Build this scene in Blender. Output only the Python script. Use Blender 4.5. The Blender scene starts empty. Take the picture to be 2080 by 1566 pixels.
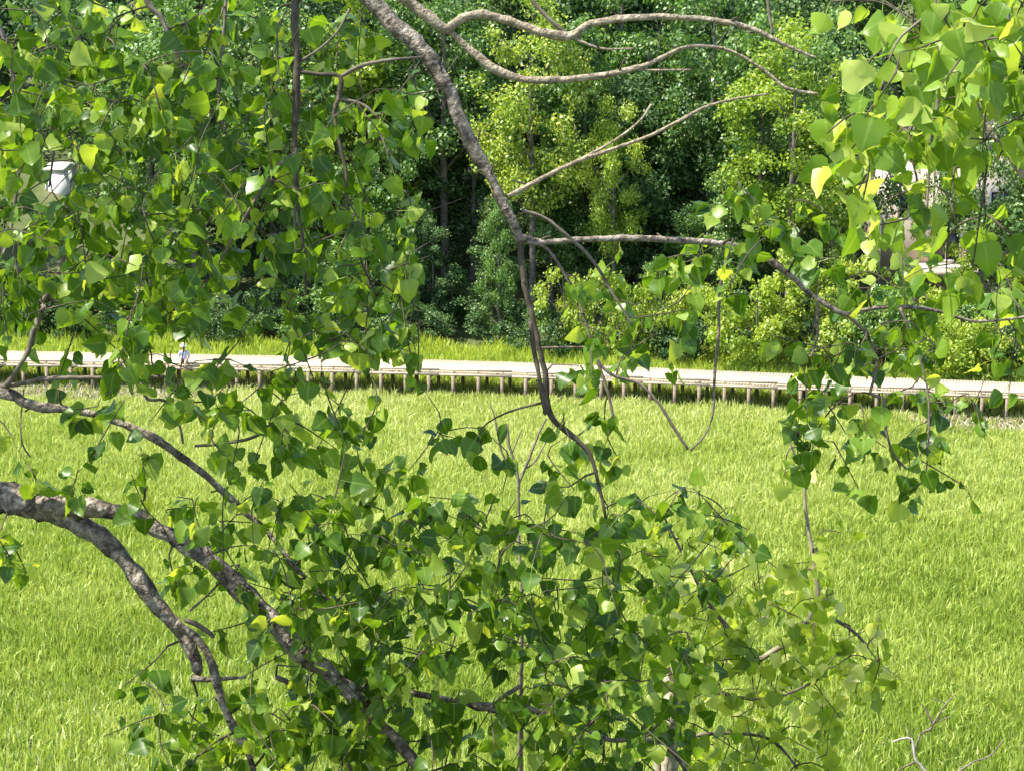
import bpy, math, random
import numpy as np
from mathutils import Vector, Matrix

random.seed(7)
RNG = np.random.default_rng(11)
scene = bpy.context.scene
col = scene.collection

# ------------------------------------------------------------------ camera
CAM_H = 25.0
PITCH = math.radians(12.0)
FPX = 4893.0                                   # focal length in photograph pixels (2080 wide)
cam_d = bpy.data.cameras.new('camera')
cam_d.sensor_fit = 'HORIZONTAL'
cam_d.sensor_width = 36.0
cam_d.lens = 36.0 * FPX / 2080.0
cam_d.clip_start = 0.1
cam_d.clip_end = 2000.0
cam = bpy.data.objects.new('camera', cam_d)
cam.location = (0, 0, CAM_H)
cam.rotation_euler = (math.pi / 2 - PITCH, 0, 0)
col.objects.link(cam)
scene.camera = cam

# ------------------------------------------------------------------ world, sun, exposure
SUN_AZ = math.radians(-98.0)                   # clockwise from +Y (the view direction): to the left
SUN_EL = math.radians(60.0)
world = bpy.data.worlds.new('World')
scene.world = world
world.use_nodes = True
wn = world.node_tree.nodes
wn.clear()
w_out = wn.new('ShaderNodeOutputWorld')
w_bg = wn.new('ShaderNodeBackground')
w_sky = wn.new('ShaderNodeTexSky')
w_sky.sky_type = 'NISHITA'
w_sky.sun_disc = False
w_sky.sun_elevation = SUN_EL
w_sky.sun_rotation = SUN_AZ
w_bg.inputs['Strength'].default_value = 0.145
world.node_tree.links.new(w_sky.outputs[0], w_bg.inputs[0])
world.node_tree.links.new(w_bg.outputs[0], w_out.inputs[0])

sun_d = bpy.data.lights.new('sun', 'SUN')
sun_d.energy = 4.4
sun_d.angle = math.radians(0.53)
sun_d.color = (1.0, 0.95, 0.86)
sun = bpy.data.objects.new('sun', sun_d)
to_sun = Vector((math.sin(SUN_AZ) * math.cos(SUN_EL), math.cos(SUN_AZ) * math.cos(SUN_EL), math.sin(SUN_EL)))
sun.rotation_euler = to_sun.to_track_quat('Z', 'Y').to_euler()
sun.location = (0, 0, 60)
col.objects.link(sun)

scene.view_settings.view_transform = 'Standard'
scene.view_settings.look = 'None'
scene.view_settings.gamma = 1.0
scene.view_settings.exposure = 1.4
scene.render.engine = 'CYCLES'
scene.cycles.max_bounces = 6
scene.cycles.diffuse_bounces = 3
scene.cycles.transmission_bounces = 3
scene.cycles.transparent_max_bounces = 4

# ------------------------------------------------------------------ geometry helpers
FWD = np.array([0, math.cos(PITCH), -math.sin(PITCH)])
UP = np.array([0, math.sin(PITCH), math.cos(PITCH)])
CAMP = np.array([0, 0, CAM_H])


def P(px, py, d):
    """photograph pixel + depth along the view axis -> world point"""
    return CAMP + FWD * d + np.array([1.0, 0, 0]) * ((px - 1040.0) / FPX * d) + UP * (-(py - 783.0) / FPX * d)


def G(px, py, z=0.0):
    """photograph pixel -> point on the horizontal plane z"""
    r = P(px, py, 1.0) - CAMP
    t = (z - CAM_H) / r[2]
    return CAMP + r * t


def sstep(a, b, x):
    t = np.clip((x - a) / (b - a), 0, 1)
    return t * t * (3 - 2 * t)


def terrain(x, y):
    x = np.asarray(x, float); y = np.asarray(y, float)
    z = 23.4 * (1 - np.clip((y - 4.0) / 50.0, 0, 1))
    z = z + 22.0 * np.clip((y - (128.0 + 9.0 * sstep(10, 17, x))) / 75.0, 0, 1) ** 1.1 + 0.06 * np.clip(y - 209, 0, 400)
    w = np.sin(x * 0.31 + 1.3) * np.cos(y * 0.23) * 0.12 + np.sin(x * 0.11 - y * 0.17) * 0.15
    return z + w * (0.25 + sstep(130, 145, y) * 2.0)


def mesh_np(name, verts, faces, smooth=False, attrs=None):
    """verts (n,3), faces (m,k) with equal k (or list of arrays of different k)"""
    me = bpy.data.meshes.new(name)
    if not isinstance(faces, list):
        faces = [faces]
    faces = [np.asarray(f, np.int32) for f in faces if len(f)]
    verts = np.asarray(verts, np.float32)
    me.vertices.add(len(verts))
    me.vertices.foreach_set('co', verts.ravel())
    nl = sum(f.size for f in faces)
    npoly = sum(len(f) for f in faces)
    me.loops.add(nl)
    me.loops.foreach_set('vertex_index', np.concatenate([f.ravel() for f in faces]))
    me.polygons.add(npoly)
    tot = np.concatenate([np.full(len(f), f.shape[1], np.int32) for f in faces])
    st = np.concatenate([[0], np.cumsum(tot)[:-1]]).astype(np.int32)
    me.polygons.foreach_set('loop_start', st)
    me.polygons.foreach_set('loop_total', tot)
    if smooth:
        me.polygons.foreach_set('use_smooth', np.ones(npoly, bool))
    for k, v in (attrs or {}).items():
        a = me.attributes.new(k, 'FLOAT', 'POINT')
        a.data.foreach_set('value', np.asarray(v, np.float32))
    me.update(calc_edges=True)
    return me


def link(name, me, mat=None, parent=None, kind=None, label=None, cat=None, group=None):
    o = bpy.data.objects.new(name, me)
    col.objects.link(o)
    if mat is not None and me is not None and len(me.materials) == 0:
        me.materials.append(mat)
    if parent is not None:
        o.parent = parent
    tag(o, label, cat, group, kind)
    return o


def tag(o, label=None, cat=None, group=None, kind=None):
    if label: o['label'] = label
    if cat: o['category'] = cat
    if group: o['group'] = group
    if kind: o['kind'] = kind
    return o


def empty(name, loc=(0, 0, 0), rz=0.0, label=None, cat=None, group=None):
    o = bpy.data.objects.new(name, None)
    o.empty_display_size = 0.3
    o.location = tuple(float(v) for v in loc)
    o.rotation_euler = (0, 0, rz)
    col.objects.link(o)
    return tag(o, label, cat, group)


class MB:
    def __init__(self):
        self.v = []; self.q = []; self.t = []; self.n = 0

    def box(self, x0, x1, y0, y1, z0, z1):
        b = self.n
        self.v += [(x, y, z) for z in (z0, z1) for y in (y0, y1) for x in (x0, x1)]
        self.q += [(b + a, b + c, b + d, b + e) for a, c, d, e in
                   ((0, 2, 3, 1), (4, 5, 7, 6), (0, 1, 5, 4), (2, 6, 7, 3), (0, 4, 6, 2), (1, 3, 7, 5))]
        self.n += 8
        return self

    def mesh(self, name, smooth=False):
        return mesh_np(name, np.array(self.v), [np.array(self.q, np.int32).reshape(-1, 4), np.array(self.t, np.int32).reshape(-1, 3)], smooth)


def catmull(pts, step):
    """pts (n,4): xyz + radius; resample along length with about `step` metres"""
    pts = np.asarray(pts, float)
    out = []
    n = len(pts)
    for i in range(n - 1):
        p0 = pts[max(i - 1, 0)]; p1 = pts[i]; p2 = pts[i + 1]; p3 = pts[min(i + 2, n - 1)]
        L = np.linalg.norm(p2[:3] - p1[:3])
        k = max(1, int(round(L / step)))
        for j in range(k):
            t = j / k
            q = 0.5 * ((2 * p1) + (-p0 + p2) * t + (2 * p0 - 5 * p1 + 4 * p2 - p3) * t * t + (-p0 + 3 * p1 - 3 * p2 + p3) * t ** 3)
            q[3] = p1[3] + (p2[3] - p1[3]) * t
            out.append(q)
    out.append(pts[-1].copy())
    return np.array(out)


def tube_arrays(path, sides=8, rough=0.0, rng=None, taper_end=True):
    """path (n,4) -> verts, quads, tip tris"""
    n = len(path)
    c = path[:, :3]
    d = np.gradient(c, axis=0)
    d /= np.maximum(np.linalg.norm(d, axis=1)[:, None], 1e-9)
    ref = np.array([0.31, 0.22, 0.92])
    u = np.cross(d, ref); u /= np.maximum(np.linalg.norm(u, axis=1)[:, None], 1e-9)
    w = np.cross(d, u)
    ang = np.linspace(0, 2 * math.pi, sides, endpoint=False)
    r = path[:, 3][:, None] * np.ones(sides)[None]
    if rough > 0:
        nz = rng.normal(0, 1, (n, sides))
        nz = (nz + np.roll(nz, 1, 0) + np.roll(nz, 1, 1)) / 1.7
        lump = np.convolve(rng.normal(0, 1, n + 4), np.ones(5) / 2.2, 'valid')[:n]
        r = r * (1 + rough * nz + rough * 0.9 * lump[:, None])
    v = c[:, None, :] + r[:, :, None] * (np.cos(ang)[None, :, None] * u[:, None, :] + np.sin(ang)[None, :, None] * w[:, None, :])
    v = v.reshape(-1, 3)
    i = np.arange(n - 1)[:, None] * sides
    j = np.arange(sides)[None]
    j2 = (j + 1) % sides
    q = np.stack([i + j, i + j2, i + sides + j2, i + sides + j], -1).reshape(-1, 4)
    tip = len(v)
    v = np.vstack([v, c[-1] + d[-1] * path[-1, 3] * 0.8, c[0]])
    jj = np.arange(sides)
    t1 = np.stack([(n - 1) * sides + jj, (n - 1) * sides + (jj + 1) % sides, np.full(sides, tip)], -1)
    t2 = np.stack([(jj + 1) % sides, jj, np.full(sides, tip + 1)], -1)
    return v, q, np.vstack([t1, t2])


class Tubes:
    def __init__(self): self.V = []; self.Q = []; self.T = []; self.n = 0

    def add(self, path, sides=5, rough=0.0, rng=None):
        v, q, t = tube_arrays(np.asarray(path, float), sides, rough, rng)
        self.V.append(v); self.Q.append(q + self.n); self.T.append(t + self.n); self.n += len(v)

    def mesh(self, name, smooth=True):
        return mesh_np(name, np.vstack(self.V), [np.vstack(self.Q), np.vstack(self.T)], smooth)


# ------------------------------------------------------------------ materials
def new_mat(name):
    m = bpy.data.materials.new(name)
    m.use_nodes = True
    nt = m.node_tree
    nt.nodes.clear()
    out = nt.nodes.new('ShaderNodeOutputMaterial')
    return m, nt, out


def N(nt, kind, **kw):
    n = nt.nodes.new(kind)
    for k, v in kw.items():
        setattr(n, k, v)
    return n


def ramp(nt, stops, interp='LINEAR'):
    r = nt.nodes.new('ShaderNodeValToRGB')
    r.color_ramp.interpolation = interp
    el = r.color_ramp.elements
    while len(el) < len(stops):
        el.new(0.5)
    for e, (p, c) in zip(el, stops):
        e.position = p
        e.color = (c[0], c[1], c[2], 1)
    return r


def leaf_mat(name, stops, trans_gain=(1.6, 1.5, 0.6), trans=0.4, rough=0.45, spec=0.4, veins=False, noise_scale=None):
    m, nt, out = new_mat(name)
    L = nt.links.new
    at = N(nt, 'ShaderNodeAttribute', attribute_name='rnd')
    oi = N(nt, 'ShaderNodeObjectInfo')
    ad = N(nt, 'ShaderNodeMath', operation='ADD')
    L(at.outputs['Fac'], ad.inputs[0]); L(oi.outputs['Random'], ad.inputs[1])
    fr = N(nt, 'ShaderNodeMath', operation='FRACT')
    L(ad.outputs[0], fr.inputs[0])
    fac = fr.outputs[0]
    if noise_scale:
        ge = N(nt, 'ShaderNodeNewGeometry')
        no = N(nt, 'ShaderNodeTexNoise'); no.inputs['Scale'].default_value = noise_scale; no.inputs['Detail'].default_value = 3
        L(ge.outputs['Position'], no.inputs['Vector'])
        mx = N(nt, 'ShaderNodeMix'); mx.data_type = 'FLOAT'; mx.inputs[0].default_value = 0.5
        L(fac, mx.inputs[2]); L(no.outputs[0], mx.inputs[3])
        fac = mx.outputs[0]
    r = ramp(nt, stops)
    L(fac, r.inputs[0])
    colr = r.outputs[0]
    pb = N(nt, 'ShaderNodeBsdfPrincipled')
    pb.inputs['Roughness'].default_value = rough
    pb.inputs['Specular IOR Level'].default_value = spec
    if veins:
        tc = N(nt, 'ShaderNodeTexCoord')
        no = N(nt, 'ShaderNodeTexNoise'); no.inputs['Scale'].default_value = 60.0
        L(tc.outputs['Object'], no.inputs['Vector'])
        mm = N(nt, 'ShaderNodeMix'); mm.data_type = 'RGBA'; mm.blend_type = 'MULTIPLY'; mm.inputs[0].default_value = 0.35
        rr = ramp(nt, [(0.3, (0.55, 0.55, 0.5)), (0.7, (1.15, 1.15, 1.1))])
        L(no.outputs[0], rr.inputs[0]); L(colr, mm.inputs[6]); L(rr.outputs[0], mm.inputs[7])
        colr = mm.outputs[2]
        am = N(nt, 'ShaderNodeAttribute', attribute_name='mid')           # paler midrib
        mr = N(nt, 'ShaderNodeMapRange'); mr.inputs[1].default_value = 0.86; mr.inputs[2].default_value = 1.0; mr.inputs[4].default_value = 0.38
        L(am.outputs['Fac'], mr.inputs[0])
        mv = N(nt, 'ShaderNodeMix'); mv.data_type = 'RGBA'; mv.inputs[7].default_value = (0.34, 0.42, 0.12, 1)
        L(mr.outputs[0], mv.inputs[0]); L(colr, mv.inputs[6])
        colr = mv.outputs[2]
    L(colr, pb.inputs['Base Color'])
    tg = N(nt, 'ShaderNodeMix'); tg.data_type = 'RGBA'; tg.blend_type = 'MULTIPLY'; tg.inputs[0].default_value = 1.0
    tg.inputs[7].default_value = (*trans_gain, 1)
    L(colr, tg.inputs[6])
    tr = N(nt, 'ShaderNodeBsdfTranslucent')
    L(tg.outputs[2], tr.inputs['Color'])
    ms = N(nt, 'ShaderNodeMixShader'); ms.inputs[0].default_value = trans
    L(pb.outputs[0], ms.inputs[1]); L(tr.outputs[0], ms.inputs[2])
    L(ms.outputs[0], out.inputs[0])
    return m


def noise_mat(name, stops, scale=8.0, detail=6.0, rough=0.85, bump=0.0, bump_scale=None, stretch=None, spec=0.25, coord='Object', dist=0.0):
    m, nt, out = new_mat(name)
    L = nt.links.new
    tc = N(nt, 'ShaderNodeTexCoord')
    mp = N(nt, 'ShaderNodeMapping')
    if stretch: mp.inputs['Scale'].default_value = stretch
    L(tc.outputs[coord], mp.inputs[0])
    no = N(nt, 'ShaderNodeTexNoise')
    no.inputs['Scale'].default_value = scale; no.inputs['Detail'].default_value = detail
    no.inputs['Roughness'].default_value = 0.65
    no.inputs['Distortion'].default_value = dist
    L(mp.outputs[0], no.inputs['Vector'])
    r = ramp(nt, stops)
    L(no.outputs[0], r.inputs[0])
    pb = N(nt, 'ShaderNodeBsdfPrincipled')
    pb.inputs['Roughness'].default_value = rough
    pb.inputs['Specular IOR Level'].default_value = spec
    L(r.outputs[0], pb.inputs['Base Color'])
    if bump:
        n2 = N(nt, 'ShaderNodeTexNoise'); n2.inputs['Scale'].default_value = bump_scale or scale * 3
        n2.inputs['Detail'].default_value = 5
        L(mp.outputs[0], n2.inputs['Vector'])
        bp = N(nt, 'ShaderNodeBump'); bp.inputs['Strength'].default_value = bump; bp.inputs['Distance'].default_value = 0.02
        L(n2.outputs[0], bp.inputs['Height']); L(bp.outputs[0], pb.inputs['Normal'])
    L(pb.outputs[0], out.inputs[0])
    return m


M_GROUND = noise_mat('ground_soil', [(0.3, (0.05, 0.06, 0.02)), (0.5, (0.075, 0.10, 0.03)), (0.7, (0.12, 0.12, 0.055))], 0.5, 8, 0.95, 0.5, 3.0)
M_BARK = noise_mat('cottonwood_bark', [(0.32, (0.03, 0.024, 0.018)), (0.44, (0.12, 0.095, 0.072)), (0.56, (0.28, 0.235, 0.18)), (0.70, (0.58, 0.50, 0.40))], 26, 8, 0.9, 0.9, 70, dist=0.6)
M_TWIG = noise_mat('shade_dark_twig_bark', [(0.3, (0.03, 0.025, 0.016)), (0.7, (0.12, 0.095, 0.065))], 30, 4, 0.8)  # bark darkened to stand in for shade on twigs and lower forks
M_POP = noise_mat('poplar_bark', [(0.3, (0.16, 0.13, 0.08)), (0.7, (0.40, 0.34, 0.24))], 30, 5, 0.85)
M_TWIGB = noise_mat('branchlet_bark', [(0.3, (0.07, 0.055, 0.04)), (0.6, (0.19, 0.155, 0.115)), (0.8, (0.34, 0.29, 0.22))], 30, 5, 0.85)
M_BARKSUN = noise_mat('sun_toned_bark', [(0.3, (0.12, 0.09, 0.06)), (0.5, (0.30, 0.24, 0.16)), (0.7, (0.52, 0.44, 0.31))], 34, 8, 0.85, 0.9, 90)  # bark colour lightened to stand in for sun on the upper branches
M_DEAD = noise_mat('dead_wood', [(0.3, (0.26, 0.23, 0.19)), (0.7, (0.52, 0.49, 0.42))], 20, 5, 0.9)
M_BGBARK = noise_mat('woodland_bark', [(0.3, (0.06, 0.05, 0.04)), (0.7, (0.24, 0.21, 0.17))], 3, 6, 0.95, 0.5, 9)
M_DECK = noise_mat('weathered_planks', [(0.3, (0.40, 0.325, 0.22)), (0.55, (0.52, 0.43, 0.295)), (0.75, (0.60, 0.51, 0.37))], 1.4, 8, 0.85, 0.2, 20, stretch=(1, 1, 1))
M_RAIL = noise_mat('weathered_timber', [(0.3, (0.34, 0.26, 0.20)), (0.7, (0.54, 0.44, 0.35))], 2.5, 7, 0.85, 0.3, 25)
M_POST = noise_mat('grey_brown_timber', [(0.3, (0.17, 0.125, 0.09)), (0.7, (0.35, 0.27, 0.20))], 3.0, 6, 0.9, 0.3, 20)

M_LEAF = leaf_mat('cottonwood_leaf', [(0.0, (0.04, 0.10, 0.007)), (0.4, (0.085, 0.18, 0.011)), (0.75, (0.165, 0.28, 0.022)), (1.0, (0.38, 0.47, 0.09))],
                  (1.9, 1.7, 0.6), 0.48, 0.38, 0.42, veins=True)
M_LEAFB = leaf_mat('young_poplar_leaf', [(0.0, (0.15, 0.24, 0.018)), (0.35, (0.28, 0.39, 0.03)), (0.7, (0.44, 0.52, 0.08)), (1.0, (0.66, 0.68, 0.28))],
                   (1.7, 1.6, 0.8), 0.48, 0.45, 0.4, veins=True)
M_LEAFSUN = leaf_mat('sun_toned_cottonwood_leaf', [(0.0, (0.10, 0.20, 0.012)), (0.4, (0.19, 0.32, 0.02)), (0.75, (0.32, 0.44, 0.05)), (1.0, (0.50, 0.58, 0.14))],
                   (1.5, 1.4, 0.7), 0.5, 0.4, 0.4, veins=True)  # paler leaf colour stands in for full sun on the near tips
M_REED = leaf_mat('reed_blades', [(0.1, (0.12, 0.20, 0.02)), (0.36, (0.28, 0.38, 0.045)), (0.6, (0.50, 0.56, 0.14)), (0.85, (0.74, 0.74, 0.40))],
                  (1.1, 1.1, 0.8), 0.42, 0.5, 0.35, noise_scale=0.12)
M_DRY = leaf_mat('dry_reed', [(0.0, (0.36, 0.30, 0.19)), (0.5, (0.48, 0.42, 0.28)), (1.0, (0.60, 0.54, 0.38))], (1, 1, 0.9), 0.3, 0.7, 0.2)
M_TALL = leaf_mat('tall_grass_blades', [(0.1, (0.22, 0.32, 0.03)), (0.5, (0.40, 0.50, 0.06)), (0.9, (0.60, 0.66, 0.16))],
                  (1.2, 1.15, 0.7), 0.45, 0.5, 0.3, noise_scale=0.25)
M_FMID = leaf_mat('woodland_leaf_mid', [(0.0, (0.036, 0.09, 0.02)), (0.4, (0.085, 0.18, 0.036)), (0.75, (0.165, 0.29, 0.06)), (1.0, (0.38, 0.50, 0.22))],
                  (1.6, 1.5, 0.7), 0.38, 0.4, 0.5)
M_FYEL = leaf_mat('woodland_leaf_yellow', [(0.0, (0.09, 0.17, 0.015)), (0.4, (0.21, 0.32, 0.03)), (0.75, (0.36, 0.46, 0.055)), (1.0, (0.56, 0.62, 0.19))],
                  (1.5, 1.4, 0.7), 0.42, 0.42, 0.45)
M_FSHADE = leaf_mat('woodland_leaf_shade_tone', [(0.0, (0.028, 0.07, 0.022)), (0.5, (0.06, 0.125, 0.035)), (1.0, (0.21, 0.31, 0.11))],
                  (1.4, 1.4, 0.7), 0.3, 0.5, 0.3)  # leaf colour darkened to stand in for shade inside the wood

# ------------------------------------------------------------------ ground: one sheet to beyond the wood
ys = np.unique(np.concatenate([np.linspace(-80, 0, 9), np.linspace(0, 60, 31), np.linspace(60, 130, 29), np.linspace(130, 220, 46), np.linspace(220, 900, 18)]))
xs = np.unique(np.concatenate([np.linspace(-600, -60, 13), np.linspace(-60, 60, 61), np.linspace(60, 600, 13)]))
X, Y = np.meshgrid(xs, ys)
Z = terrain(X, Y) - 0.02
V = np.stack([X, Y, Z], -1).reshape(-1, 3)
nx = len(xs)
ii = (np.arange(len(ys) - 1)[:, None] * nx + np.arange(nx - 1)[None]).ravel()
link('ground', mesh_np('ground', V, np.stack([ii, ii + 1, ii + nx + 1, ii + nx], -1), True), M_GROUND, kind='structure')

# ------------------------------------------------------------------ boardwalk line
DECK_Z = 1.25
NEAR = np.array([G(px, py, DECK_Z) for px, py in ((-420, 729), (600, 748), (1040, 760.5), (1580, 784), (2500, 820))])
DECK_W = 3.0


def walk_signed(x, y):
    """distance behind the near edge of the deck (positive = away from the camera)"""
    yn = np.interp(x, NEAR[:, 0], NEAR[:, 1])
    return y - yn


walk = empty('boardwalk', NEAR[0] * [1, 1, 0], 0, 'long low timber boardwalk on posts crossing the green reed marsh', 'boardwalk')
W0 = np.array(walk.location)


def seg_frame(i):
    a, b = NEAR[i], NEAR[i + 1]
    d = b - a; L = np.linalg.norm(d); d = d / L
    return a, d, np.array([-d[1], d[0], 0.0]), L


SN = np.array([seg_frame(i)[2] for i in range(len(NEAR) - 1)])
VN = np.vstack([SN[:1], (SN[:-1] + SN[1:]) / 2, SN[-1:]])
planks = MB()
rails_pts = []
post_me = {}
pm = MB(); pm.box(-.075, .075, -.075, .075, -1.55, -0.165); POST_ME = pm.mesh('post')
bm_ = MB(); bm_.box(-.05, .05, -.06, .06, 0.012, 0.079); BLOCK_ME = bm_.mesh('rail_block')
cm = MB(); cm.box(-.05, .05, 0.1, DECK_W - 0.16, -0.34, -0.19); CAP_ME = cm.mesh('cap_beam')
POST_ME.materials.append(M_POST); BLOCK_ME.materials.append(M_RAIL); CAP_ME.materials.append(M_POST)
s_acc = 0.0
for i in range(len(NEAR) - 1):
    a, d, nrm, L = seg_frame(i)
    ang = math.atan2(d[1], d[0])
    # planks
    n = int(L / 0.15)
    for k in range(n):
        s0 = k * L / n + 0.003; s1 = (k + 1) * L / n - 0.003
        e0 = RNG.uniform(-0.02, 0.02); e1 = DECK_W + RNG.uniform(-0.02, 0.02); dz = RNG.uniform(-0.004, 0.004)
        b = planks.n
        for z in (-0.045, 0.0 + dz):
            for s, e in ((s0, e0), (s1, e0), (s1, e1), (s0, e1)):
                tt = s / L
                p = a + d * s + (VN[i] * (1 - tt) + VN[i + 1] * tt) * e
                planks.v.append((p[0] - W0[0], p[1] - W0[1], p[2] + z))
        planks.q += [(b, b + 3, b + 2, b + 1), (b + 4, b + 5, b + 6, b + 7), (b, b + 1, b + 5, b + 4), (b + 1, b + 2, b + 6, b + 5), (b + 2, b + 3, b + 7, b + 6), (b + 3, b, b + 4, b + 7)]
        planks.n += 8
    # stringers, kick rails in lengths
    nb = max(1, int(round(L / 3.6)))
    for k in range(nb):
        s0 = k * L / nb + 0.01; s1 = (k + 1) * L / nb - 0.01
        for nm, off, th, z0, z1, mt in (('kick_rail', 0.06, 0.12, 0.08, 0.18, M_RAIL),
                                        ('fascia_board', -0.035, 0.04, -0.16, -0.05, M_RAIL), ('stringer', DECK_W / 2, 0.08, -0.18, -0.05, M_POST),
                                        ('fascia_board', DECK_W + 0.035, 0.04, -0.16, -0.05, M_RAIL)):
            mb = MB(); mb.box(0, s1 - s0, -th / 2, th / 2, z0, z1)
            o = link(nm, mb.mesh(nm), mt, walk)
            p = a + d * s0 + nrm * off
            jig = RNG.uniform(-0.012, 0.012)
            o.location = (p[0] - W0[0], p[1] - W0[1], DECK_Z + jig * 0.6)
            o.rotation_euler = (0, 0, ang)
    # bents
    s = 0.9 - (s_acc % 1.2)
    if s < 0: s += 1.2
    while s < L:
        for nm, me, off in (('post', POST_ME, 0.0), ('post', POST_ME, DECK_W - 0.06), ('rail_block', BLOCK_ME, 0.06), ('cap_beam', CAP_ME, 0.0)):
            o = link(nm, me, None, walk)
            p = a + d * (s + (RNG.uniform(-.06, .06) if nm == 'post' else 0)) + nrm * off
            o.location = (p[0] - W0[0], p[1] - W0[1], DECK_Z)
            o.rotation_euler = (0, 0, ang)
            if nm == 'post':
                o.scale = (1, 1, 1)
        s += 1.2
    s_acc += L
link('deck_planks', planks.mesh('deck_planks'), M_DECK, walk, kind='stuff')

# ------------------------------------------------------------------ reeds and grass (nobody could count them)
def blades(name, n_per_m2, y0, y1, xk, xm, h0, h1, w0, w1, keep, mat, lean=0.35, seed=1, hfun=None, pale=0.0):
    r = np.random.default_rng(seed)
    area = (xk * (y1 ** 2 - y0 ** 2) + 2 * xm * (y1 - y0))
    n = int(area * n_per_m2)
    u = r.random(n * 2)
    y = y0 + (y1 - y0) * u
    wmax = xk * y1 + xm
    x = r.uniform(-wmax, wmax, n * 2)
    k = np.abs(x) < xk * y + xm
    x = x[k]; y = y[k]
    p = keep(x, y)
    k = r.random(len(x)) < p
    x = x[k]; y = y[k]
    n = len(x)
    h = r.uniform(h0, h1, n)
    if hfun is not None: h = h * hfun(x, y)
    # tussock height variation
    h *= 0.82 + 0.25 * (np.sin(x * 1.7 + np.sin(y * 0.9) * 2) * np.sin(y * 1.3 + x * 0.4)) + r.normal(0, 0.08, n)
    w = r.uniform(w0, w1, n)
    az = r.uniform(0, 2 * math.pi, n)
    la = r.uniform(0, 2 * math.pi, n); lm = np.abs(r.normal(0, lean, n)) * h
    sx = np.cos(az) * w / 2; sy = np.sin(az) * w / 2
    z0 = terrain(x, y) - 0.03
    lx = np.cos(la) * lm; ly = np.sin(la) * lm
    base = np.stack([x, y, z0], -1)
    mid = base + np.stack([lx * 0.3, ly * 0.3, h * 0.55], -1)
    tip = base + np.stack([lx, ly, h * (1 - 0.25 * np.minimum(lm / np.maximum(h, .01), 1))], -1)
    s = np.stack([sx, sy, np.zeros(n)], -1)
    v = np.stack([base - s, base + s, mid + s * 0.9, mid - s * 0.9, tip], 1).reshape(-1, 3)
    b = np.arange(n)[:, None] * 5
    q = b + np.array([[0, 1, 2, 3]]); t = b + np.array([[3, 2, 4]])
    rn = r.random(n)
    if pale:                                # greener sedge near the bank, paler reed towards the walk
        zone = np.clip((y - 66 + 5 * np.sin(x * 0.17 + 1) + 3 * np.sin(x * 0.43 + y * 0.2)) / 42.0, 0, 1)
        rn = rn * (1 - pale) + pale * zone
    rnd = np.repeat(np.clip(rn, 0, 0.995), 5)
    return link(name, mesh_np(name, v, [q, t], False, {'rnd': rnd}), mat, kind='stuff')


def keep_marsh(x, y):
    s = walk_signed(x, y)
    k = np.where((s > -0.12) & (s < DECK_W + 0.1), 0.35, 1.0)
    ends = np.maximum(sstep(-12, -17, x), sstep(17, 20, x))
    front = (s <= -0.1) & (s > -2.6)
    k = np.where(front, k * (1 - 0.85 * ends), k)
    return k


def h_marsh(x, y):
    s = walk_signed(x, y)
    near = np.clip(1 - np.abs(s + 1.0) / 9.0, 0, 1)
    ends = np.maximum(sstep(-12, -17, x), sstep(17, 20, x))
    under = (s > -0.12) & (s < DECK_W + 0.1)
    return np.where(under, 0.7, 1 - 0.25 * near * ends)


o = blades('marsh_reeds', 92, 57, 127, 0.235, 3.0, 0.36, 0.72, 0.038, 0.075, keep_marsh, M_REED, 0.42, 3, h_marsh, pale=0.42)
tag(o, 'lime green reeds filling the open marsh in front of the boardwalk', 'reeds')


def keep_dry(x, y):
    s = walk_signed(x, y)
    ends = np.maximum(sstep(-11, -16, x), sstep(16, 20, x))
    return np.where((s < 0.3) & (s > -3.2), 0.25 + 0.75 * ends, 0.0)


o = blades('dry_reed_litter', 26, 100, 122, 0.235, 3.0, 0.15, 0.5, 0.05, 0.10, keep_dry, M_DRY, 0.9, 5)
tag(o, 'pale dry reed litter along the foot of the boardwalk posts', 'dry reeds')


def keep_tall(x, y):
    s = walk_signed(x, y)
    return np.where((s > DECK_W + 0.6) & (s < 11), 1.0, 0.0)


o = blades('tall_grass', 46, 110, 134, 0.235, 3.0, 0.9, 1.7, 0.06, 0.12, keep_tall, M_TALL, 0.3, 9, lambda x, y: 0.5 + 0.3 * sstep(5, 12, walk_signed(x, y)))
tag(o, 'bright yellow green tall grass strip between the boardwalk and the wood', 'grass')

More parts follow.
